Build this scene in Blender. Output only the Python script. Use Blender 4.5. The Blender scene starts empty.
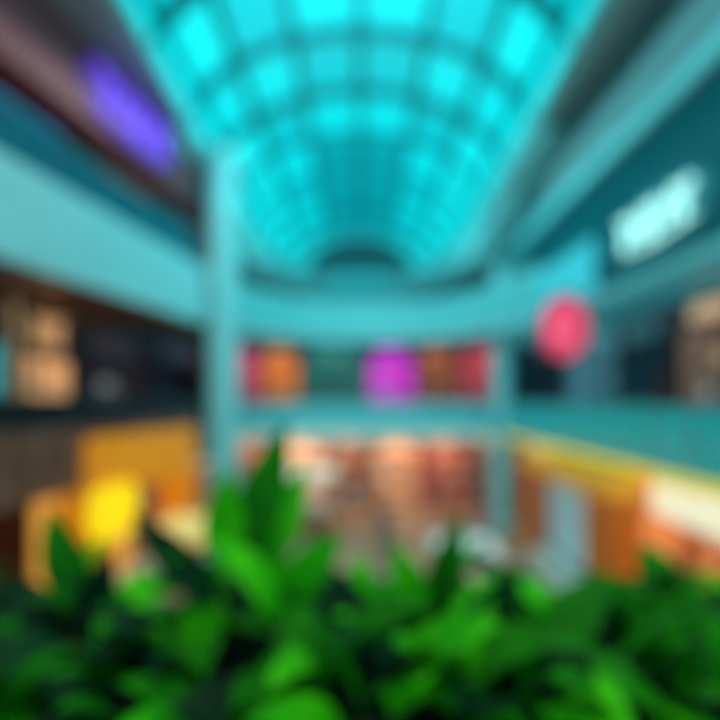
import bpy, bmesh, math, random
from mathutils import Vector, Matrix
random.seed(7)
EYE=5.7
S=bpy.context.scene
S.view_settings.view_transform='Standard'
S.view_settings.look='None'

def lin(c):
    r=[]
    for v in c[:3]:
        v=v/255.0
        r.append(v/12.92 if v<=0.04045 else ((v+0.055)/1.055)**2.4)
    return tuple(r)+(1.0,)
_m={}
def mat(name,col,rough=0.5,emis=0.0,ecol=None,metal=0.0,var=0.12,scale=3.0,alpha=1.0,trans=0.0):
    if name in _m: return _m[name]
    m=bpy.data.materials.new(name); m.use_nodes=True
    nt=m.node_tree; b=nt.nodes['Principled BSDF']
    c=lin(col)
    n=nt.nodes.new('ShaderNodeTexNoise'); n.inputs['Scale'].default_value=scale; n.inputs['Detail'].default_value=4
    tc=nt.nodes.new('ShaderNodeTexCoord'); nt.links.new(tc.outputs['Object'],n.inputs['Vector'])
    r=nt.nodes.new('ShaderNodeValToRGB')
    r.color_ramp.elements[0].position=0.3; r.color_ramp.elements[1].position=0.7
    r.color_ramp.elements[0].color=tuple(v*(1-var) for v in c[:3])+(1,)
    r.color_ramp.elements[1].color=tuple(min(1,v*(1+var)) for v in c[:3])+(1,)
    nt.links.new(n.outputs['Fac'],r.inputs['Fac']); nt.links.new(r.outputs['Color'],b.inputs['Base Color'])
    b.inputs['Roughness'].default_value=rough; b.inputs['Metallic'].default_value=metal
    if emis>0:
        b.inputs['Emission Color'].default_value=lin(ecol or col); b.inputs['Emission Strength'].default_value=emis
    _m[name]=m; return m
def tile_mat(name,c1,c2,scale):
    m=bpy.data.materials.new(name); m.use_nodes=True; nt=m.node_tree; b=nt.nodes['Principled BSDF']
    t=nt.nodes.new('ShaderNodeTexBrick'); t.offset=0; t.inputs['Scale'].default_value=scale
    t.inputs['Color1'].default_value=lin(c1); t.inputs['Color2'].default_value=lin(c2); t.inputs['Mortar'].default_value=lin([v*0.6 for v in c1])
    t.inputs['Mortar Size'].default_value=0.008; t.inputs['Brick Width'].default_value=0.8; t.inputs['Row Height'].default_value=0.8
    tc=nt.nodes.new('ShaderNodeTexCoord'); nt.links.new(tc.outputs['Object'],t.inputs['Vector'])
    nt.links.new(t.outputs['Color'],b.inputs['Base Color']); b.inputs['Roughness'].default_value=0.25
    return m
def wood_mat(name,c1,c2,emis=0):
    m=bpy.data.materials.new(name); m.use_nodes=True; nt=m.node_tree; b=nt.nodes['Principled BSDF']
    t=nt.nodes.new('ShaderNodeTexWave'); t.bands_direction='X'; t.inputs['Scale'].default_value=2; t.inputs['Distortion'].default_value=6
    t.inputs['Detail'].default_value=3
    r=nt.nodes.new('ShaderNodeValToRGB'); r.color_ramp.elements[0].color=lin(c1); r.color_ramp.elements[1].color=lin(c2)
    tc=nt.nodes.new('ShaderNodeTexCoord'); nt.links.new(tc.outputs['Object'],t.inputs['Vector'])
    nt.links.new(t.outputs['Fac'],r.inputs['Fac']); nt.links.new(r.outputs['Color'],b.inputs['Base Color'])
    b.inputs['Roughness'].default_value=0.4
    if emis>0:
        nt.links.new(r.outputs['Color'],b.inputs['Emission Color']); b.inputs['Emission Strength'].default_value=emis
    return m

def empty(name,loc=(0,0,0),rz=0):
    e=bpy.data.objects.new(name,None); S.collection.objects.link(e)
    e.location=loc; e.rotation_euler=(0,0,rz); e.empty_display_size=0.2; return e
def mesh(name,vs,fs,mats,parent=None,midx=None,smooth=False):
    me=bpy.data.meshes.new(name); me.from_pydata([tuple(v) for v in vs],[],fs)
    if not isinstance(mats,(list,tuple)): mats=[mats]
    for m in mats: me.materials.append(m)
    if midx:
        for p,i in zip(me.polygons,midx): p.material_index=i
    if smooth:
        for p in me.polygons: p.use_smooth=True
    me.update()
    bm=bmesh.new(); bm.from_mesh(me); bmesh.ops.recalc_face_normals(bm,faces=bm.faces); bm.to_mesh(me); bm.free()
    o=bpy.data.objects.new(name,me); S.collection.objects.link(o)
    if parent: o.parent=parent
    return o
FB=[(0,1,3,2),(4,6,7,5),(0,4,5,1),(2,3,7,6),(0,2,6,4),(1,5,7,3)]
def boxv(x0,x1,y0,y1,z0,z1):
    return [(x,y,z) for x in (x0,x1) for y in (y0,y1) for z in (z0,z1)]
def box(name,x0,x1,y0,y1,z0,z1,m,parent=None,bev=0.0,E=True):
    e=EYE if E else 0
    o=mesh(name,boxv(x0,x1,y0,y1,z0+e,z1+e),FB,m,parent)
    if bev:
        b=o.modifiers.new('b','BEVEL'); b.width=bev; b.segments=2
    return o
def LX(y,off=0): return -7.9+0.155*y+off
def lbox(name,o0,o1,y0,y1,z0,z1,m,parent=None):
    vs=[(LX(y,o),y,z+EYE) for o in (o0,o1) for y in (y0,y1) for z in (z0,z1)]
    return mesh(name,vs,FB,m,parent)
class MB:
    def __init__(s): s.v=[];s.f=[];s.i=[];s.m=[]
    def mi(s,m):
        if m not in s.m: s.m.append(m)
        return s.m.index(m)
    def add(s,vs,fs,m):
        b=len(s.v); s.v+= [tuple(v) for v in vs]; k=s.mi(m)
        for f in fs: s.f.append(tuple(b+a for a in f)); s.i.append(k)
    def box(s,x0,x1,y0,y1,z0,z1,m): s.add(boxv(x0,x1,y0,y1,z0,z1),FB,m)
    def tube(s,pts,rad,m,n=8):
        pts=[Vector(p) for p in pts]; vs=[];fs=[]
        for i,p in enumerate(pts):
            d=(pts[min(i+1,len(pts)-1)]-pts[max(i-1,0)]).normalized()
            a=Vector((0,0,1)) if abs(d.z)<0.9 else Vector((1,0,0))
            u=d.cross(a).normalized(); w=d.cross(u)
            r=rad[i] if isinstance(rad,(list,tuple)) else rad
            for k in range(n):
                t=2*math.pi*k/n; vs.append(p+u*math.cos(t)*r+w*math.sin(t)*r)
        for i in range(len(pts)-1):
            for k in range(n):
                fs.append((i*n+k,i*n+(k+1)%n,(i+1)*n+(k+1)%n,(i+1)*n+k))
        fs.append(tuple(range(n))[::-1]); fs.append(tuple((len(pts)-1)*n+k for k in range(n)))
        s.add(vs,fs,m)
    def ball(s,c,rx,ry,rz,m,nu=12,nv=8,zmin=-1.0):
        vs=[];fs=[]
        for j in range(nv+1):
            ph=-math.pi/2+math.pi*j/nv
            if math.sin(ph)<zmin: ph=math.asin(zmin)
            for i in range(nu):
                t=2*math.pi*i/nu
                vs.append((c[0]+rx*math.cos(ph)*math.cos(t),c[1]+ry*math.cos(ph)*math.sin(t),c[2]+rz*math.sin(ph)))
        for j in range(nv):
            for i in range(nu):
                fs.append((j*nu+i,j*nu+(i+1)%nu,(j+1)*nu+(i+1)%nu,(j+1)*nu+i))
        s.add(vs,fs,m)
    def obj(s,name,parent=None,smooth=False): return mesh(name,s.v,s.f,s.m,parent,s.i,smooth)

# ---------- materials
teal_lt=mat('pale_teal_paint',(165,225,230),0.5)
cove_glow=mat('cove_added_glow',(140,205,210),0.5,emis=.22,ecol=(90,200,205))  # glow put into the trim colour to lighten dark coves, not a lamp
band_m=mat('aqua_band_paint',(120,205,210),0.5,emis=.05,ecol=(90,200,205))  # faint glow added to the paint to brighten the bands
teal_mid=mat('teal_paint',(90,175,182),0.5)
teal_dk=mat('dark_teal_cladding',(10,92,105),0.4)
grey_dk=mat('slate_soffit',(150,165,168),0.6)
cove=mat('cove_plaster',(150,190,192),0.6,emis=.05,ecol=(90,170,175))  # plaster with a slight glow added to lift the dark tiers
brown=mat('brown_plaster',(122,72,58),0.6)
purp_br=mat('mauve_brown_cladding',(130,72,80),0.6)
black=mat('black_metal',(12,15,24),0.35)
steel=mat('brushed_steel',(150,160,165),0.3,metal=0.8)
white=mat('white_laminate',(225,225,222),0.4)
rib_m=mat('teal_steel_rib',(8,120,132),0.5)
soil=mat('potting_soil',(40,28,20),0.9,var=0.4,scale=30)
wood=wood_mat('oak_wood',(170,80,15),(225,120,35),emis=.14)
wood_br=wood_mat('brown_wood',(104,60,50),(135,84,70))
floor_m=tile_mat('stone_tiles',(195,155,130),(170,135,115),1.0)
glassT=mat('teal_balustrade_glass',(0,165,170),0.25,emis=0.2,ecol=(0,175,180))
glassD=mat('smoked_balustrade_glass',(12,20,32),0.25)
glassU=mat('blue_green_balustrade_glass',(15,90,112),0.25)
goldstrip=mat('gold_led_trim',(230,205,40),0.4,emis=0.75,ecol=(205,195,30))

# ---------- shell
fl=empty('floor')
box('ground_slab',-16,14,-3,34,-6.0,-5.7,floor_m,fl)
box('wall_back',-14,14,38.6,38.9,-5.7,9.0,teal_mid)
lbox('wall_left',-7.2,-7.0,-3,38.6,-5.7,9.0,brown)
box('wall_right',12.0,12.2,-3,38.6,-5.7,9.0,teal_dk)
def W(y):
    w=5.0+0.028*max(y,0)
    if y>27: w*=math.sqrt(max(0,1-((y-27)/10.5)**2))
    return w
ys=[-3,0,4,8,12,16,20,24,27]+[27+10.5*math.sin(math.pi/2*k/12) for k in range(1,13)]
vs=[];fs=[]
for y in ys:
    w=W(y); vs+=[(-15,y,9+EYE),(-w,y,9+EYE),(w,y,9+EYE),(13,y,9+EYE)]
for i in range(len(ys)-1):
    a=4*i; fs+=[(a,a+1,a+5,a+4),(a+2,a+3,a+7,a+6)]
n=len(vs); vs+=[(-15,38.9,9+EYE),(13,38.9,9+EYE)]; a=4*(len(ys)-1)
fs.append((a,a+1,a+2,a+3,n+1,n))
ceil=mesh('ceiling',vs,fs,grey_dk)
def ring(name,off,z0,z1,m,y0=-3,out=0.5):
    P=[]
    for y in ys:
        if y>=y0: P.append((-(W(y)+off),y+ (off if y>27 else 0)*(y-27)/10.5))
    for y in reversed(ys[:-1]):
        if y>=y0: P.append(((W(y)+off),y+(off if y>27 else 0)*(y-27)/10.5))
    vs=[];fs=[]
    for i,p in enumerate(P):
        a=Vector(P[max(0,i-1)]); b=Vector(P[min(len(P)-1,i+1)]); d=(b-a).normalized(); nrm=Vector((-d.y,d.x))
        q=Vector(p)+nrm*out
        vs+=[(p[0],p[1],z0+EYE),(p[0],p[1],z1+EYE),(q.x,q.y,z1+EYE),(q.x,q.y,z0+EYE)]
    for i in range(len(P)-1):
        for k in range(4): fs.append((4*i+k,4*i+(k+1)%4,4*i+4+(k+1)%4,4*i+4+k))
    return mesh(name,vs,fs,m)
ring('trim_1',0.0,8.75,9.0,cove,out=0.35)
ring('trim_2',0.35,8.45,8.75,cove_glow,y0=16,out=0.45)
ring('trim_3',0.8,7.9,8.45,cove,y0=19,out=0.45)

# ---------- skylight vault
sky=empty('vaulted_skylight')
A_=6.15; RISE=3.9; Y0,Y1=-3.0,38.0
def vp(t,y,s=1.0): return (A_*s*math.cos(t),y,9+EYE+RISE*s*math.sin(t)+0.02)
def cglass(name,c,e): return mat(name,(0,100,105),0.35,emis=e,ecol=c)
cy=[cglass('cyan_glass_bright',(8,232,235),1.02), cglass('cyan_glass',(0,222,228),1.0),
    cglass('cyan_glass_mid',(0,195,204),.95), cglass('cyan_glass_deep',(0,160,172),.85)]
mb=MB(); NS=8; step=3.4
y=Y0; row=0
while y<Y1-0.1:
    y2=min(Y1,y+step)
    for s in range(NS):
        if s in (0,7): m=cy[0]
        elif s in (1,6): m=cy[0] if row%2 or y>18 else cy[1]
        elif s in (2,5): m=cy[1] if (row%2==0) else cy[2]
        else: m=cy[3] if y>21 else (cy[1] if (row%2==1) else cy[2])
        for q in range(2):
            t0=math.pi*(s+q*0.5)/NS; t1=math.pi*(s+q*0.5+0.5)/NS
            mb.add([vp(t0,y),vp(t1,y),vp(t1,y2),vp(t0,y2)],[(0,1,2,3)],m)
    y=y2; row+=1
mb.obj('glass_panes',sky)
mb=MB(); y=Y0
def arch(y,w,s0,s1,m,a0=0,a1=1):
    vs=[];fs=[];N=24
    for k in range(N+1):
        t=math.pi*(a0+(a1-a0)*k/N)
        vs+=[vp(t,y-w/2,s0),vp(t,y+w/2,s0),vp(t,y+w/2,s1),vp(t,y-w/2,s1)]
    for k in range(N):
        for j in range(4): fs.append((4*k+j,4*k+(j+1)%4,4*k+4+(j+1)%4,4*k+4+j))
    mb.add(vs,fs,m)
while y<Y1+0.1:
    f=1.0 if y<24 else .6
    arch(y,0.6*f,0.965,0.995,rib_m,.13,.87); arch(y,0.16,0.98,0.995,rib_m); y+=step
for s in range(1,NS):
    t=math.pi*s/NS; x,_,z=vp(t,0,0.985); hw=.13 if s in(1,7) else .16
    mb.box(x-hw,x+hw,Y0,Y1,z-0.06,z+0.06,rib_m)
mb.obj('steel_ribs',sky)
mb=MB(); N=24; dark_g=mat('louvre_dark_teal',(60,115,122),0.6); cyl=mat('gable_glass',(0,120,125),0.3,emis=0.85,ecol=(20,195,202))
vs=[vp(math.pi*k/N,Y1) for k in range(N+1)]
mb.add(vs,[tuple(range(N+1))],cyl)
vs=[(4.0*math.cos(math.pi*k/N),Y1-0.15,9.5+EYE+2.9*math.sin(math.pi*k/N)) for k in range(N+1)]
mb.add(vs,[tuple(range(N+1))],dark_g)
for k in range(6):
    z=9.7+0.42*k+EYE; hw=4.0*math.sqrt(max(0,1-((z-9.5-EYE)/2.9)**2)); mb.box(-hw,hw,Y1-0.35,Y1-0.15,z,z+0.12,dark_g)
mb.obj('gable_end',sky)

# ---------- shop bay
goods_cols=[(200,130,80),(180,80,80),(230,205,170),(60,90,110),(225,222,215),(120,80,60),(210,160,110),(80,120,100)]
def goods(i,e=0.15):
    c=goods_cols[i%8]; return mat('merchandise_%d'%(i%8),c,0.5,emis=e)
def bay(name,loc,rz,w,h,frame,back,bem,signcol,signe,depth=1.6,shelves=3,door=True,signh=0.5,light=None,gset=None,sill=0.0):
    e=empty(name,(loc[0],loc[1],loc[2]+EYE),rz)
    bm_=mat('shop_back_%d_%d_%d'%tuple(back),back,0.6,emis=bem,ecol=back)
    fm=frame
    mb=MB()
    mb.box(0.05,w-0.05,depth,depth+0.1,0,h,bm_)
    mb.box(0.0,0.06,0.02,depth+0.1,0,h,bm_); mb.box(w-0.06,w,0.02,depth+0.1,0,h,bm_)
    mb.box(0,w,0.02,depth+0.1,h-0.08,h,fm)
    mb.obj('interior',e)
    mb=MB()
    t=0.12
    mb.box(0,t,-0.08,0.08,0,h,fm); mb.box(w-t,w,-0.08,0.08,0,h,fm); mb.box(t,w-t,-0.08,0.08,h-signh,h,fm)
    mb.box(t,w-t,-0.05,0.05,0,0.12,fm)
    nmul=max(1,int(w/1.4))
    for k in range(1,nmul): mb.box(w*k/nmul-0.03,w*k/nmul+0.03,-0.03,0.03,0.12,h-signh,fm)
    if door:
        mb.tube([(w/2-0.1,-0.12,0.8),(w/2-0.1,-0.12,1.5)],0.02,steel); mb.tube([(w/2+0.1,-0.12,0.8),(w/2+0.1,-0.12,1.5)],0.02,steel)
    mb.obj('window_frame',e)
    mb=MB(); sm=mat('sign_%d_%d_%d'%tuple(signcol),signcol,0.4,emis=signe,ecol=signcol)
    sw=w*0.6; n=max(4,int(sw/0.35)); x=w*0.2
    zc=h-signh/2
    for k in range(n):
        lw=sw/n
        r=random.choice([0,1,2]); hh=signh*0.55
        mb.box(x,x+lw*0.2,-0.14,-0.08,zc-hh/2,zc+hh/2,sm)
        if r!=1: mb.box(x,x+lw*0.7,-0.14,-0.08,zc+hh/2-0.06,zc+hh/2,sm)
        if r!=0: mb.box(x,x+lw*0.7,-0.14,-0.08,zc-hh/2,zc-hh/2+0.06,sm)
        if r!=2: mb.box(x+lw*0.5,x+lw*0.7,-0.14,-0.08,zc-hh/2,zc+hh/2,sm)
        x+=lw
    mb.obj('lettering',e)
    mb=MB()
    for s in range(shelves):
        z=0.5+s*(h-signh-0.6)/max(1,shelves)
        mb.box(0.1,w-0.1,depth-0.5,depth,z,z+0.04,fm)
        x=0.2
        while x<w-0.45:
            bw=random.uniform(0.15,0.35); bh=random.uniform(0.2,0.45)
            gi=random.choice(gset) if gset else random.randrange(8)
            mb.box(x,x+bw,depth-0.4,depth-0.1,z+0.04,z+0.04+bh,goods(gi)); x+=bw+random.uniform(0.05,0.2)
    mb.obj('stocked_shelves',e)
    if light:
        ld=bpy.data.lights.new(name+'_lamp','AREA'); ld.energy=light[0]; ld.color=lin(light[1])[:3]; ld.shape='RECTANGLE'; ld.size=w*0.7; ld.size_y=0.5
        lo=bpy.data.objects.new('ceiling_lamp',ld); S.collection.objects.link(lo); lo.parent=e; lo.location=(w/2,depth*0.4,h-0.12)
    return e

WARM=(255,215,170)
# ---------- far gallery (middle level)
g=empty('gallery_walkway_far')
box('slab',-9.5,12,24,38.6,-1.75,-1.4,teal_lt,g)
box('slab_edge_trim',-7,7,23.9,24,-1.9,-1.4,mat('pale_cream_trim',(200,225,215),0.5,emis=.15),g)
b=empty('glass_balustrade'); 
mb=MB()
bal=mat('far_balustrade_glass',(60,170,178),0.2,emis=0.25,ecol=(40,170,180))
for k in range(10):
    x=-6.6+1.32*k; mb.box(x+0.03,x+1.29,23.98,24.01,-1.4+EYE,-0.15+EYE,bal); mb.box(x-0.02,x+0.02,23.96,24.04,-1.4+EYE,-0.1+EYE,steel)
mb.box(-6.6,6.6,23.94,24.06,-0.15+EYE,-0.09+EYE,steel)
mb.obj('panels',b)
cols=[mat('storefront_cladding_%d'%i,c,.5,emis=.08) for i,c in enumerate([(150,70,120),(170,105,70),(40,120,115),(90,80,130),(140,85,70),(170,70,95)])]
far=[(-7.3,1.75,(180,65,115),.5,(225,100,150)),(-5.55,2.2,(205,125,60),.5,(235,175,110)),(-3.35,3.75,(40,115,108),.5,(80,180,170)),
     (0.4,2.7,(190,40,195),.85,(235,60,235)),(3.1,2.4,(140,85,65),.5,(225,140,90)),(5.5,2.6,(180,70,90),.5,(230,110,120))]
for i,(x,w,c,e_,sc) in enumerate(far):
    bay('storefront',(x,28.0,-1.4),0,w,4.4,cols[i],c,e_,sc,1.0,depth=1.0,shelves=3,gset=[[1,7,4],[0,6,2],[3,7,5],[1,4],[5,0,1],[1,7,2]][i],light=(18,WARM),signh=.9)
gf=[(-8,3.4,(185,125,100),.4),(-4.5,2.6,(230,195,165),.5),(-1.8,2.5,(150,90,65),.4),(0.8,2.3,(220,170,130),.5),(3.2,2.4,(175,95,80),.45),(5.7,3.6,(125,100,90),.4)]
for i,(x,w,c,e_) in enumerate(gf):
    bay('storefront',(x,26.5,-5.7),0,w,3.9,wood_br,c,e_,(250,220,180),1.0,depth=1.4,light=(40,WARM),gset=[0,1,2,3,4,4,5,6],signh=0.6)

def curve_band(name,P,z0,z1,th,m,parent=None):
    vs=[];fs=[]
    for i,p in enumerate(P):
        a=Vector(P[max(0,i-1)]); b_=Vector(P[min(len(P)-1,i+1)]); d=(b_-a).normalized(); nn=Vector((-d.y,d.x))
        q=Vector(p)+nn*th
        vs+=[(p[0],p[1],z0+EYE),(p[0],p[1],z1+EYE),(q.x,q.y,z1+EYE),(q.x,q.y,z0+EYE)]
    for i in range(len(P)-1):
        for k in range(4): fs.append((4*i+k,4*i+(k+1)%4,4*i+4+(k+1)%4,4*i+4+k))
    fs+= [(0,1,2,3),tuple(4*(len(P)-1)+k for k in (3,2,1,0))]
    return mesh(name,vs,fs,m,parent)
ub=empty('curved_balcony')
P=[]
for k in range(25):
    t=math.pi*k/24; P.append((0.45-5.95*math.cos(t),18.0+7.6*math.sin(t)**0.9))
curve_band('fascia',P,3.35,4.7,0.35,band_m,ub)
curve_band('fascia_glow',[(p[0],p[1]+.02) for p in P],3.0,3.35,0.3,cove_glow,ub)  # lower strip, brightness put into its material
curve_band('ledge',[(p[0],p[1]+0.4) for p in P],4.7,5.0,0.5,cove_glow,ub)
vs=[];fs=[]
for p in P: vs+=[(p[0],p[1]+0.1,3.05+EYE),(p[0],38.6,3.05+EYE)]
for i in range(len(P)-1): fs.append((2*i,2*i+1,2*i+3,2*i+2))
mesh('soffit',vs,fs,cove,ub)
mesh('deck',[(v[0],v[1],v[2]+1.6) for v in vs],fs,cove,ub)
box('upper_front_wall',-12,12,37.6,37.8,4.8,9,teal_mid,ub)

# ---------- left galleries
lg=empty('balcony_left_upper')
lbox('fascia',-0.25,0,-3,17.0,2.6,4.5,teal_lt,lg)
lbox('deck',-6.9,-0.25,-3,17.6,4.2,4.4,brown,lg)
lbox('soffit',-6.9,-0.25,-3,17.6,2.6,2.7,wood_br,lg)
b=empty('glass_balustrade'); mb=MB()
for k in range(16):
    y=-2+1.25*k
    if y>15.8: break
    vs=[(LX(yy,o),yy,z+EYE) for o in(-0.16,-0.13) for yy in (y,y+1.2) for z in (4.5,5.5)]
    mb.add(vs,FB,glassU)
vs=[(LX(yy,o),yy,z+EYE) for o in(-0.19,-0.1) for yy in (-2,16.8) for z in (5.5,5.56)]
mb.add(vs,FB,steel); mb.obj('panels',b)
ubk=empty('bulkhead_left')
lbox('cladding',-1.6,-0.75,-3,22,6.9,8.95,purp_br,ubk)
ml=empty('gallery_walkway_left')
lbox('slab',-6.9,-0.2,-3,18.5,-1.75,-1.4,floor_m,ml)
lbox('fascia',-0.2,0.0,-3,16.9,-2.0,-0.6,wood_br,ml)
b=empty('glass_balustrade'); mb=MB()
vs=[(LX(yy,o),yy,z+EYE) for o in(-0.14,-0.08) for yy in (-2,16.8) for z in (-0.6,0.0)]
mb.add(vs,FB,glassD)
vs=[(LX(yy,o),yy,z+EYE) for o in(-0.16,-0.04) for yy in (-2,16.8) for z in (0.0,0.06)]
mb.add(vs,FB,black); mb.obj('panels',b)
RL=math.pi/2-math.atan(0.155)
def lbay(y,z,w,h,off,*a,**k):
    return bay('storefront',(LX(y,off),y,z),RL,w,h,*a,**k)
lbay(8.2,-1.4,4.6,4.0,-3.0,black,(0,150,160),.7,(20,200,210),1.0,depth=1,gset=[3,7],signh=1.2)
lbay(13.0,-1.4,2.0,4.0,-3.0,black,(200,160,115),.75,(230,190,140),0.3,depth=.8,gset=[2,6,0],light=(25,WARM),signh=1.5)
lbay(15.1,-1.4,3.6,4.0,-3.0,black,(50,46,54),.35,(60,60,70),0.4,depth=1.2,gset=[4,3,4],signh=1.6)
lbay(18.8,-1.4,4.5,4.0,-3.0,black,(18,24,36),.2,(60,80,100),0.4,depth=1.6,gset=[3],signh=1.2)
lbay(7.0,4.4,4.6,3.4,-3.2,wood_br,(125,80,60),.6,(200,140,90),0.6,depth=1.6,gset=[5,0],light=(30,WARM))
lbay(11.8,4.4,3.6,3.4,-3.2,black,(10,100,160),.8,(30,140,200),1.0,depth=1.0,gset=[3],signh=.4)
lbay(15.6,4.4,4.6,3.4,-3.2,wood_br,(120,65,60),.6,(200,120,100),0.6,depth=1.6,gset=[5,1],light=(20,WARM))
lbay(4.5,-5.7,5.4,3.6,-1.2,wood_br,(90,62,52),.25,(200,175,150),0.4,depth=1.6,light=(12,WARM))
lbay(16.6,-5.7,5.0,3.6,-1.2,wood_br,(150,105,80),.4,(230,200,160),0.6,depth=1.6,light=(30,WARM))

def script_sign(name,c,u,length,height,m,backm,nrm,loops=5,r=0.07):
    e=empty(name); mb=MB(); u=Vector(u).normalized(); nrm=Vector(nrm).normalized(); c=Vector(c)+Vector((0,0,EYE)); up=Vector((0,0,1))
    pts=[]
    N=loops*16
    for k in range(N+1):
        t=k/N; a=2*math.pi*loops*t
        x=(t-0.5)*length*0.9+0.10*length/loops*math.sin(a)*2; z=0.42*height*math.cos(a)*(1.0 if int(t*loops)%2==0 else 0.6)
        pts.append(c+u*x+up*z+nrm*0.14)
    mb.tube(pts,r,m,6)
    mb.tube([c+u*(-0.45*length)+up*(-0.5*height)+nrm*0.14,c+up*(-0.56*height)+nrm*0.14,c+u*(0.48*length)+up*(-0.46*height)+nrm*0.14],[r*.4,r,r*.4],m,6)
    mb.obj('neon_tube',e)
    if backm:
        mb=MB(); vs=[];n=32
        for dpt in (0.01,0.06):
            for k in range(n):
                t=2*math.pi*k/n
                ct=math.copysign(abs(math.cos(t))**0.8,math.cos(t)); st=math.copysign(abs(math.sin(t))**0.8,math.sin(t))
                vs.append(c+u*0.6*length*ct+up*0.78*height*st+nrm*dpt)
        fs=[tuple(range(n)),tuple(range(n,2*n))]+[(k,(k+1)%n,n+(k+1)%n,n+k) for k in range(n)]
        mb.add(vs,fs,backm); mb.obj('backing_panel',e)
    return e
ud=Vector((0.155,1,0)).normalized()
purple=mat('violet_neon',(110,70,220),.4,emis=.95,ecol=(115,85,235))
purpleb=mat('violet_panel',(80,45,130),.4,emis=.45,ecol=(90,55,165))
script_sign('purple_neon_sign',(LX(14.2,-0.75),14.2,8.0),ud,3.6,1.15,purple,purpleb,(1,-.155,0),5,r=.075)

# ---------- right side
rg=empty('gallery_walkway_right')
box('slab',6.5,11.9,-3,23.9,-1.75,-1.4,floor_m,rg)
box('slab_edge',6.4,6.5,-3,22,-1.6,-1.35,teal_mid,rg)
box('led_trim',6.34,6.4,-3,22,-1.68,-1.5,goldstrip,rg)
b=empty('glass_balustrade'); mb=MB()
for k in range(18):
    y=-2+1.3*k
    mb.box(6.44,6.47,y+0.03,y+1.27,-1.4+EYE,-0.12+EYE,glassT); mb.box(6.42,6.49,y-0.02,y+0.02,-1.4+EYE,-0.1+EYE,steel)
mb.box(6.41,6.5,-2,21.0,-0.14+EYE,-0.08+EYE,steel); mb.obj('panels',b)
rb=empty('bulkhead_right')
box('fascia',6.5,8.6,-3,22,2.7,6.1,teal_dk,rb)
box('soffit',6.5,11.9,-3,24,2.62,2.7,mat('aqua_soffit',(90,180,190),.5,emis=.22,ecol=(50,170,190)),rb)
box('glow_band',6.3,8.6,-3,22,6.1,6.55,band_m,rb)  # plain painted band, holds no lamp; its glow is in the material
box('upper_cladding',6.55,8.6,-3,22,6.55,8.95,mat('grey_green_cladding',(64,96,100),.6),rb)
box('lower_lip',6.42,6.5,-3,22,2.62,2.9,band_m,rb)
box('far_fascia_panel',6.4,6.5,13.8,22,3.0,4.5,mat('aqua_fascia_glow',(90,200,210),.5,emis=.4,ecol=(50,190,210)),rb)  # fascia stretch made brighter by its material's glow
whiteneon=mat('white_neon',(200,250,250),.4,emis=.9,ecol=(185,240,232))
wb=mat('frosted_sign_panel',(30,120,130),.4,emis=.2,ecol=(50,160,170))
script_sign('white_script_sign',(6.5,10.9,3.95),(0,-1,0),2.9,.85,whiteneon,wb,(-1,0,0),5,r=0.07)
def rbay(y,z,w,h,x,*a,**k):
    return bay('storefront',(x,y,z),-math.pi/2,w,h,*a,**k)
rbay(13.6,-1.4,4.0,4.0,8.6,black,(105,92,85),.5,(200,170,135),.8,depth=1.0,gset=[2,4,5],light=(22,WARM),signh=.8)
rbay(16.6,-1.4,2.9,4.0,8.6,black,(20,60,72),.4,(60,120,130),.5,depth=1.6,gset=[3,5],signh=1.0)
rbay(20.6,-1.4,3.9,4.0,8.6,teal_mid,(80,140,155),.5,(120,190,200),.5,depth=1.0,gset=[3,7])
rbay(24.6,-1.4,3.9,4.0,8.6,black,(20,60,75),.3,(60,120,130),.5,depth=1.6,gset=[3,5])
rbay(9.5,-1.4,4.5,4.0,8.6,black,(92,80,78),.35,(220,190,150),1.0,depth=1.6,light=(25,WARM))
ps=empty('round_pink_sign'); mb=MB()
pink=mat('pink_acrylic',(220,60,95),.4,emis=.7,ecol=(225,62,100)); pinkl=mat('pale_pink_glow',(240,120,150),.4,emis=.75,ecol=(240,110,140))
cx,cyy,cz=5.9,14.5,2.08+EYE
RS=.72
def disc(y0,y1,r,m,n=40):
    vs=[(cx+r*math.cos(2*math.pi*k/n),yy,cz+r*1.3*math.sin(2*math.pi*k/n)) for yy in (y0,y1) for k in range(n)]
    mb.add(vs,[tuple(range(n)),tuple(range(n,2*n))]+[(k,(k+1)%n,n+(k+1)%n,n+k) for k in range(n)],m)
disc(cyy-0.1,cyy+0.1,RS,pink)
mb.tube([(cx+RS*math.cos(2*math.pi*k/40),cyy-0.1,cz+RS*1.3*math.sin(2*math.pi*k/40)) for k in range(41)],0.05,black,6)
mb.tube([(cx+0.4*math.cos(a),cyy-0.14,cz+0.4*math.sin(a)) for a in [0.5+k*0.25 for k in range(21)]],0.05,pinkl,6)
mb.box(cx+0.36,6.42,cyy-0.04,cyy+0.04,cz+0.74,cz+0.80,black)
mb.obj('disc',ps)

def column(x,y,r,z0,z1,m):
    e=empty('column'); mb=MB(); n=28
    prof=[(r*1.25,z0),(r*1.25,z0+.25),(r,z0+.35),(r,z1-.5),(r*1.15,z1-.35),(r*1.25,z1)]
    vs=[];fs=[]
    for pr,z in prof:
        for k in range(n): vs.append((x+pr*math.cos(2*math.pi*k/n),y+pr*math.sin(2*math.pi*k/n),z+EYE))
    for i in range(len(prof)-1):
        for k in range(n): fs.append((i*n+k,i*n+(k+1)%n,(i+1)*n+(k+1)%n,(i+1)*n+k))
    fs+=[tuple(range(n)),tuple((len(prof)-1)*n+k for k in range(n))]
    mb.add(vs,fs,m); mb.obj('shaft',e); return e
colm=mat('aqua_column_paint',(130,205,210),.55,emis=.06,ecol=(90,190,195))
column(-4.85,17.75,0.55,-5.7,8.7,colm)
column(6.4,22.6,0.42,-5.7,6.1,colm)

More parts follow.
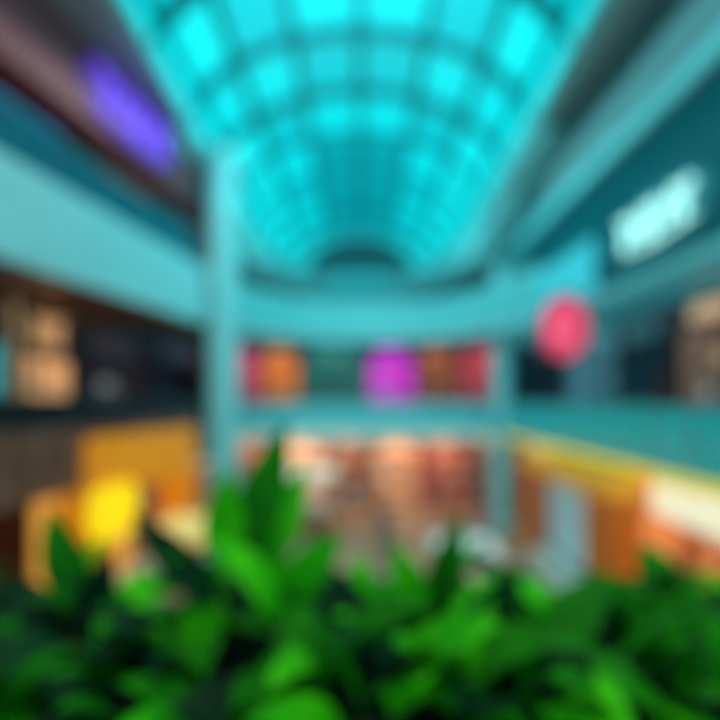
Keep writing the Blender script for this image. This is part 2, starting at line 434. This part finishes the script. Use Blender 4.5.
# ---------- ground right
wp=empty('wooden_shop_portal')
box('post_1',5.7,6.4,11.3,12.7,-5.7,-2.25,wood,wp,.02)
box('post_2',5.6,6.0,17.0,17.3,-5.7,-2.25,wood,wp,.02)
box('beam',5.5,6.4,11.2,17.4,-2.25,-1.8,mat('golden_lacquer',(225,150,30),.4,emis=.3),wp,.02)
box('inner_panel',6.45,6.55,12.7,17.0,-5.0,-2.3,mat('frosted_blue_glass',(140,185,195),.3,emis=.35,ecol=(140,195,205)),wp)
box('sill',5.6,6.3,12.8,16.9,-5.7,-5.0,white,wp,.02)
rbay(21.5,-5.7,4.0,3.9,7.2,wood_br,(140,100,85),.45,(240,210,180),.8,light=(30,WARM))
rbay(13.2,-5.7,7.4,3.9,7.0,wood,(215,150,90),.6,(250,240,220),1.1,light=(60,WARM),gset=[0,2,6,5,5],signh=.9)
box('shop_fascia_sign',6.45,6.8,5.5,11.1,-2.5,-1.8,mat('cream_lightbox',(240,228,195),.4,emis=.75,ecol=(235,225,195)))
op=empty('orange_shop_portal')
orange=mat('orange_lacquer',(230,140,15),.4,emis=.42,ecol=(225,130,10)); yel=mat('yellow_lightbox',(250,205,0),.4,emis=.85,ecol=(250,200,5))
lbox('beam',-0.6,0.25,11.2,15.8,-2.2,-0.85,orange,op)
lbox('post_1',-0.6,0.25,11.2,11.7,-5.7,-2.2,orange,op)
lbox('post_2',-0.6,0.25,15.3,15.8,-5.7,-2.2,orange,op)
vs=[];n=28
for o in (0.26,0.36):
    for k in range(n):
        t=2*math.pi*k/n; yy=11.75+.85*math.copysign(abs(math.cos(t))**.6,math.cos(t)); zz=-2.6+.62*math.copysign(abs(math.sin(t))**.6,math.sin(t))
        vs.append((LX(yy,o),yy,zz+EYE))
mesh('yellow_panel',vs,[tuple(range(n)),tuple(range(n,2*n))]+[(k,(k+1)%n,n+(k+1)%n,n+k) for k in range(n)],yel,op)
lbox('interior',-1.6,-1.5,11.7,15.3,-5.7,-2.2,mat('warm_shop_interior',(225,165,70),.5,emis=.65),op)
lbox('counter',-0.9,-0.3,12.0,15.0,-5.7,-4.7,white,op)

def kiosk(name,x,y,w,d,h,mtop,mbody):
    e=empty(name,(x,y,0)); mb=MB()
    mb.box(-w/2,w/2,-d/2,d/2,0,0.12,black)
    mb.box(-w/2,w/2,-d/2,-d/2+.4,0.12,1.0,mbody); mb.box(-w/2,w/2,d/2-.4,d/2,0.12,1.0,mbody)
    mb.box(-w/2-.05,w/2+.05,-d/2-.05,-d/2+.45,1.0,1.06,white); mb.box(-w/2-.05,w/2+.05,d/2-.45,d/2+.05,1.0,1.06,white)
    for sx in(-1,1):
        for sy in (-1,1): mb.tube([(sx*(w/2-.06),sy*(d/2-.06),1.0),(sx*(w/2-.06),sy*(d/2-.06),h)],.04,steel)
    mb.box(-w/2-.15,w/2+.15,-d/2-.15,d/2+.15,h,h+.25,mtop)
    for k in range(5): mb.box(-w/2+.15+k*w/5.5,-w/2+.4+k*w/5.5,-d/2+.05,-d/2+.3,1.06,1.06+random.uniform(.15,.35),goods(k))
    mb.obj('stand',e)
kiosk('retail_kiosk',2.7,13.0,1.3,1.3,1.75,mat('kiosk_white',(235,220,215),.5,emis=.2),mat('kiosk_beige',(205,165,140),.5))
kiosk('retail_kiosk',-2.7,22.0,3.0,2.0,2.4,mat('kiosk_cream',(245,225,205),.5,emis=.45),mat('kiosk_brown',(170,105,65),.5))
kiosk('retail_kiosk',-3.9,12.4,1.8,1.8,2.4,mat('kiosk_cream2',(240,200,120),.5,emis=.45),mat('kiosk_brown',(150,85,55),.5))

# ---------- people
skin_m=mat('skin',(205,155,125),.5)
hair_m=mat('dark_hair',(40,28,22),.6)
def person(x,y,rz,shirt,pants,walk=1):
    e=empty('person',(x,y,0),rz)
    vs=[];ed=[];rad=[]
    def V(p,r): vs.append(p); rad.append(r); return len(vs)-1
    k=0.22*walk
    pel=V((0,0,.95),(.16,.11)); sp=V((0,0,1.15),(.14,.10)); ch=V((0,0,1.36),(.17,.11)); nk=V((0,0,1.49),(.06,.06)); hd=V((0,.01,1.58),(.055,.06))
    ed+=[(pel,sp),(sp,ch),(ch,nk),(nk,hd)]
    for s in (-1,1):
        f=s*k
        hip=V((s*.1,0,.88),(.095,.1)); kn=V((s*.11,f*.5+.03*walk,.50),(.06,.065)); an=V((s*.11,f-.05*walk,.09),(.04,.045)); toe=V((s*.12,f+.12,.035),(.04,.03))
        ed+=[(pel,hip),(hip,kn),(kn,an),(an,toe)]
        sh=V((s*.19,0,1.40),(.055,.055)); el=V((s*.25,-f*.35,1.12),(.042,.042)); wr=V((s*.26,-f*.8+.06,.87),(.026,.03))
        pm=V((s*.26,-f*.85+.07,.80),(.034,.02)); ed+=[(ch,sh),(sh,el),(el,wr),(wr,pm)]
    me=bpy.data.meshes.new('b'); me.from_pydata(vs,ed,[]); o=bpy.data.objects.new('tmp',me); S.collection.objects.link(o)
    sk=o.modifiers.new('s','SKIN'); sk.use_smooth_shade=True
    for i,v in enumerate(me.skin_vertices[0].data): v.radius=rad[i]; v.use_root=(i==0)
    ss=o.modifiers.new('ss','SUBSURF'); ss.levels=2; ss.render_levels=2
    dg=bpy.context.evaluated_depsgraph_get(); dg.update()
    nm=bpy.data.meshes.new_from_object(o.evaluated_get(dg)); bpy.data.objects.remove(o)
    nm.materials.clear()
    shoe=mat('black_shoe',(25,22,22),.5)
    for m in (shirt,pants,skin_m,shoe): nm.materials.append(m)
    for p in nm.polygons:
        c=p.center; p.use_smooth=True
        if c.z<.1: i=3
        elif abs(c.x)>.2 and c.z<.92: i=2
        elif c.z>1.47 and abs(c.x)<.12: i=2
        elif c.z<.98 and abs(c.x)<.21: i=1
        else: i=0
        p.material_index=i
    b=bpy.data.objects.new('body',nm); S.collection.objects.link(b); b.parent=e
    mb=MB(); z=1.66
    mb.ball((0,.015,z),.075,.092,.115,skin_m,16,12)
    mb.ball((0,-.012,z+.03),.084,.095,.105,hair_m,16,10,zmin=-.35)
    mb.tube([(0,.10,z+.02),(0,.125,z-.02),(0,.10,z-.03)],[.008,.014,.01],skin_m,6)
    for s in(-1,1):
        mb.ball((s*.03,.098,z+.005),.011,.007,.008,mat('eye_white',(235,235,235),.3),8,6)
        mb.ball((s*.03,.104,z+.005),.005,.004,.005,hair_m,6,4)
        mb.ball((s*.077,.01,z-.005),.010,.02,.03,skin_m,8,6)
    mb.ball((0,.095,z-.055),.024,.01,.008,mat('lips',(170,85,80),.5),8,6)
    for s in(-1,1):
        f=s*k; hx,hy,hz=s*.26,-f*.85+.07,.79
        for q,L in enumerate((.062,.072,.068,.052)):
            yy=hy+.03-.02*q
            mb.tube([(hx,yy,hz),(hx-s*.004,yy,hz-L*.5),(hx-s*.015,yy+.004,hz-L)],[.009,.008,.006],skin_m,6)
        mb.tube([(hx,hy+.025,hz+.03),(hx-s*.01,hy+.05,hz+.005),(hx-s*.015,hy+.058,hz-.025)],[.011,.009,.007],skin_m,6)
    mb.obj('head_and_fingers',e,smooth=True)
cl=[(200,80,70),(235,235,230),(60,80,130),(220,170,120),(40,40,45),(180,110,150),(90,120,90)]
pp=[(-4.4,19.3,2.6),(-.4,23.2,.4),(.9,19.0,3.0),(.8,23.5,-1.2),(3.9,22.2,1.4),(4.5,18.5,3.3),(1.0,15.5,.2),(-2.6,16.8,-.5)]
for i,(x,y,r) in enumerate(pp):
    person(x,y,r,mat('shirt_%d'%i,cl[i%7],.7),mat('trousers_%d'%(i%3),[(35,40,60),(50,45,42),(110,100,90)][i%3],.7),walk=[1,.3,1,0.2][i%4])

# ---------- near gallery, planter, plants
ng=empty('gallery_walkway_near')
box('slab',-7.6,6.3,-3,2.3,-1.75,-1.4,floor_m,ng)
box('ceiling_near',-7.6,6.3,-3,1.9,2.7,2.9,teal_lt)
pl=empty('planter_box')
conc=mat('planter_concrete',(70,74,78),.7)
X0,X1,PY0,PY1,PZ0,PZ1=-2.3,2.3,1.05,2.15,-1.4,-0.85
for nm,a in (('front',(X0,X1,PY0,PY0+.06,PZ0,PZ1)),('back',(X0,X1,PY1-.06,PY1,PZ0,PZ1)),('side_1',(X0,X0+.06,PY0+.06,PY1-.06,PZ0,PZ1)),('side_2',(X1-.06,X1,PY0+.06,PY1-.06,PZ0,PZ1))):
    box(nm,*a,conc,pl,.008)
box('soil',X0+.06,X1-.06,PY0+.06,PY1-.06,PZ0,PZ1-.05,soil,pl)
def leaf_mat(name,c1,c2):
    m=bpy.data.materials.new(name); m.use_nodes=True; nt=m.node_tree; b=nt.nodes['Principled BSDF']
    n=nt.nodes.new('ShaderNodeTexNoise'); n.inputs['Scale'].default_value=5
    tc=nt.nodes.new('ShaderNodeTexCoord'); nt.links.new(tc.outputs['Object'],n.inputs['Vector'])
    r=nt.nodes.new('ShaderNodeValToRGB'); r.color_ramp.elements[0].position=.35; r.color_ramp.elements[1].position=.65
    r.color_ramp.elements[0].color=lin(c1); r.color_ramp.elements[1].color=lin(c2)
    nt.links.new(n.outputs['Fac'],r.inputs['Fac']); nt.links.new(r.outputs['Color'],b.inputs['Base Color'])
    b.inputs['Roughness'].default_value=.7; b.inputs['Specular IOR Level'].default_value=.12
    return m
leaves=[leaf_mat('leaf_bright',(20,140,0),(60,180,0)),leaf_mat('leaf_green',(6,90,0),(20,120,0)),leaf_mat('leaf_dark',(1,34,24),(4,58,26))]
stem_m=mat('leaf_stem',(40,90,15),.5)
def leaf(mb,base,d,L,Wd,m,droop,side=None):
    d=Vector(d).normalized(); up=Vector((0,0,1))
    if side is None:
        side=d.cross(up)
        if side.length<.1: side=Vector((1,0,0))
        side.normalize(); tw=random.uniform(-.5,.5)
        side=(side*math.cos(tw)+d.cross(side)*math.sin(tw)).normalized()
    n=8; p=Vector(base); vs=[];fs=[]; cur=d.copy()
    for i in range(n+1):
        t=i/n; w=Wd*.5*(math.sin(math.pi*min(1,t**.75))**.8 if 0<t<1 else 0.03)
        nn=side.cross(cur).normalized()
        vs+=[p-side*w+nn*w*.35,p,p+side*w+nn*w*.35]
        p=p+cur*(L/n); cur=(cur+Vector((0,0,-droop/n))).normalized()
    for i in range(n):
        fs+=[(3*i,3*i+1,3*i+4,3*i+3),(3*i+1,3*i+2,3*i+5,3*i+4)]
    mb.add(vs,fs,m)
prof=[(-60,585),(0,580),(50,530),(90,570),(130,585),(200,560),(240,500),(272,470),(305,515),(350,525),(400,548),(450,545),(500,585),(560,605),(610,605),(665,588),(720,655),(780,655)]
def top(px):
    for (a,b_),(c,d) in zip(prof,prof[1:]):
        if a<=px<=c: return b_+(d-b_)*(px-a)/(c-a)
    return 640
def plant(px,yy,hpx,nl,Ls,shade=0):
    x=(px-360)/500*yy; zt=-(hpx-400)/500*yy
    base=Vector((x,yy,EYE+PZ1-.05)); H=max(.12,zt-(PZ1-.05))
    e=empty('broadleaf_plant',base); mb=MB()
    for k in range(nl):
        az=random.uniform(0,2*math.pi)
        hh=H*random.uniform(.2,.9) if k>1 else H*.95
        sp=random.uniform(.02,.13)*(1.3-hh/H*.6)
        L=random.uniform(.8,1.15)*Ls
        tip=Vector((math.cos(az)*sp,math.sin(az)*sp,max(.05,hh-L*.7)))
        mb.tube([(0,0,0),(tip.x*.3,tip.y*.3,tip.z*.5),tuple(tip)],[.008,.006,.004],stem_m,5)
        elv=random.uniform(.25,1.1)
        if hh>H*.85: elv=random.uniform(.8,1.2)
        d=(math.cos(az)*math.cos(elv),math.sin(az)*math.cos(elv),math.sin(elv))
        q=(0 if hh>H*.72 else (1 if hh>H*.5 else 2))  # lower leaves take darker materials: shade put into the leaf colour
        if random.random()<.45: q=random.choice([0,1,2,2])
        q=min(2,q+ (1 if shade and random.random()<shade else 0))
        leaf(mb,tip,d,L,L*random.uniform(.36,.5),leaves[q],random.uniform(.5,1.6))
    mb.obj('foliage',e,smooth=True)
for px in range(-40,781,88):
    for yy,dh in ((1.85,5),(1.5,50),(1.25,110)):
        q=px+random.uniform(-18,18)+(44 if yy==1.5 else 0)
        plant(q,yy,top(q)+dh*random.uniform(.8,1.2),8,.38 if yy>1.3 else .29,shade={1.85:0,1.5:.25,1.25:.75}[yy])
def spray(px,yy,lst):
    x=(px-360)/500*yy; base=Vector((x,yy,EYE+PZ1-.05)); e=empty('broadleaf_plant',base); mb=MB()
    for (bx,by,tx,ty,wd,mi,dy) in lst:
        b3=Vector(((bx-360)/500*yy-x,dy,-(by-400)/500*yy-(PZ1-.05))); t3=Vector(((tx-360)/500*yy-x,dy*2,-(ty-400)/500*yy-(PZ1-.05)))
        mb.tube([(0,0,0),(b3.x*.4,b3.y*.4,b3.z*.5),tuple(b3)],[.009,.007,.005],stem_m,5)
        d=(t3-b3); sd=d.normalized().cross(Vector((0.25,-1,0.1))).normalized()
        leaf(mb,b3,d,d.length*1.03,wd,leaves[mi],.2,side=sd)
    mb.obj('foliage',e,smooth=True)
spray(250,1.7,[(238,570,278,428,.17,1,.03),(225,560,232,468,.13,0,-.03),(262,575,298,470,.13,0,.05),(220,600,150,505,.12,2,-.04),(262,610,335,520,.14,0,-.06)])
spray(60,1.75,[(75,610,42,515,.15,1,.03),(90,630,118,545,.13,2,-.03),(60,640,5,575,.14,2,.02)])
spray(440,1.75,[(430,610,462,520,.12,1,.03),(420,620,395,540,.13,0,-.03)])
spray(640,1.8,[(630,640,680,572,.13,2,.03),(620,650,590,590,.13,1,-.03)])

# ---------- lights
def area(name,loc,size,sy,en,col,rot=(0,0,0),parent=None):
    l=bpy.data.lights.new(name,'AREA'); l.shape='RECTANGLE'; l.size=size; l.size_y=sy; l.energy=en; l.color=lin(col)[:3]
    o=bpy.data.objects.new(name,l); S.collection.objects.link(o); o.location=(loc[0],loc[1],loc[2]+EYE); o.rotation_euler=rot
    return o
area('planter_fill',(0,1.6,2.68),3.0,.2,68,(255,250,200))  # invented lamp, keeps leaves green against the cyan light
area('left_soffit_fill',(LX(11,-1.5),11,2.55),1.0,10,60,(255,190,130))  # added warm fill for the brown soffit
area('left_upper_fill',(LX(12,-2.2),12,6.85),1.0,12,90,(255,180,150))  # added warm fill over the upper walkway
area('right_soffit_downlight',(7.5,12,2.6),.8,14,50,(180,240,255))
area('ground_fill',(7.0,10,-1.8),.8,8,60,(255,210,150))  # warm fill put in so the wood stays orange
area('ground_far_downlight',(0.4,25.0,-1.95),10,.5,130,(255,200,150))
area('ceiling_fill_right',(5.9,10,8.35),.4,18,420,(150,240,245),rot=(0,.45,0))  # added strip light, raises the overall level on this side
area('ceiling_fill_left',(-5.55,8,8.35),.4,14,330,(235,225,220),rot=(0,-.3,0))  # left counterpart, also added, tinted warmer
area('balcony_fill_up',(0.4,27.5,5.1),9,.6,450,(120,235,240),rot=(math.pi,0,0))  # light added on the ledge to lift the dark coves
area('balcony_fill_wash',(0.4,14.0,12.2),7,.3,1000,(120,238,242),rot=(math.radians(55),0,0))  # free-hanging light added to brighten the balcony fascias
w=bpy.data.worlds.new('world'); S.world=w; w.use_nodes=True
w.node_tree.nodes['Background'].inputs[0].default_value=(.58,.97,1,1); w.node_tree.nodes['Background'].inputs[1].default_value=1.45

cd=bpy.data.cameras.new('camera'); cam=bpy.data.objects.new('camera',cd); S.collection.objects.link(cam)
cam.location=(0,0,EYE); cam.rotation_euler=(math.pi/2,0,0); cd.lens=25; cd.sensor_width=36; cd.shift_y=0.0556
cd.clip_start=.02
cd.dof.use_dof=True; cd.dof.focus_distance=.3; cd.dof.aperture_fstop=1.3
S.camera=cam
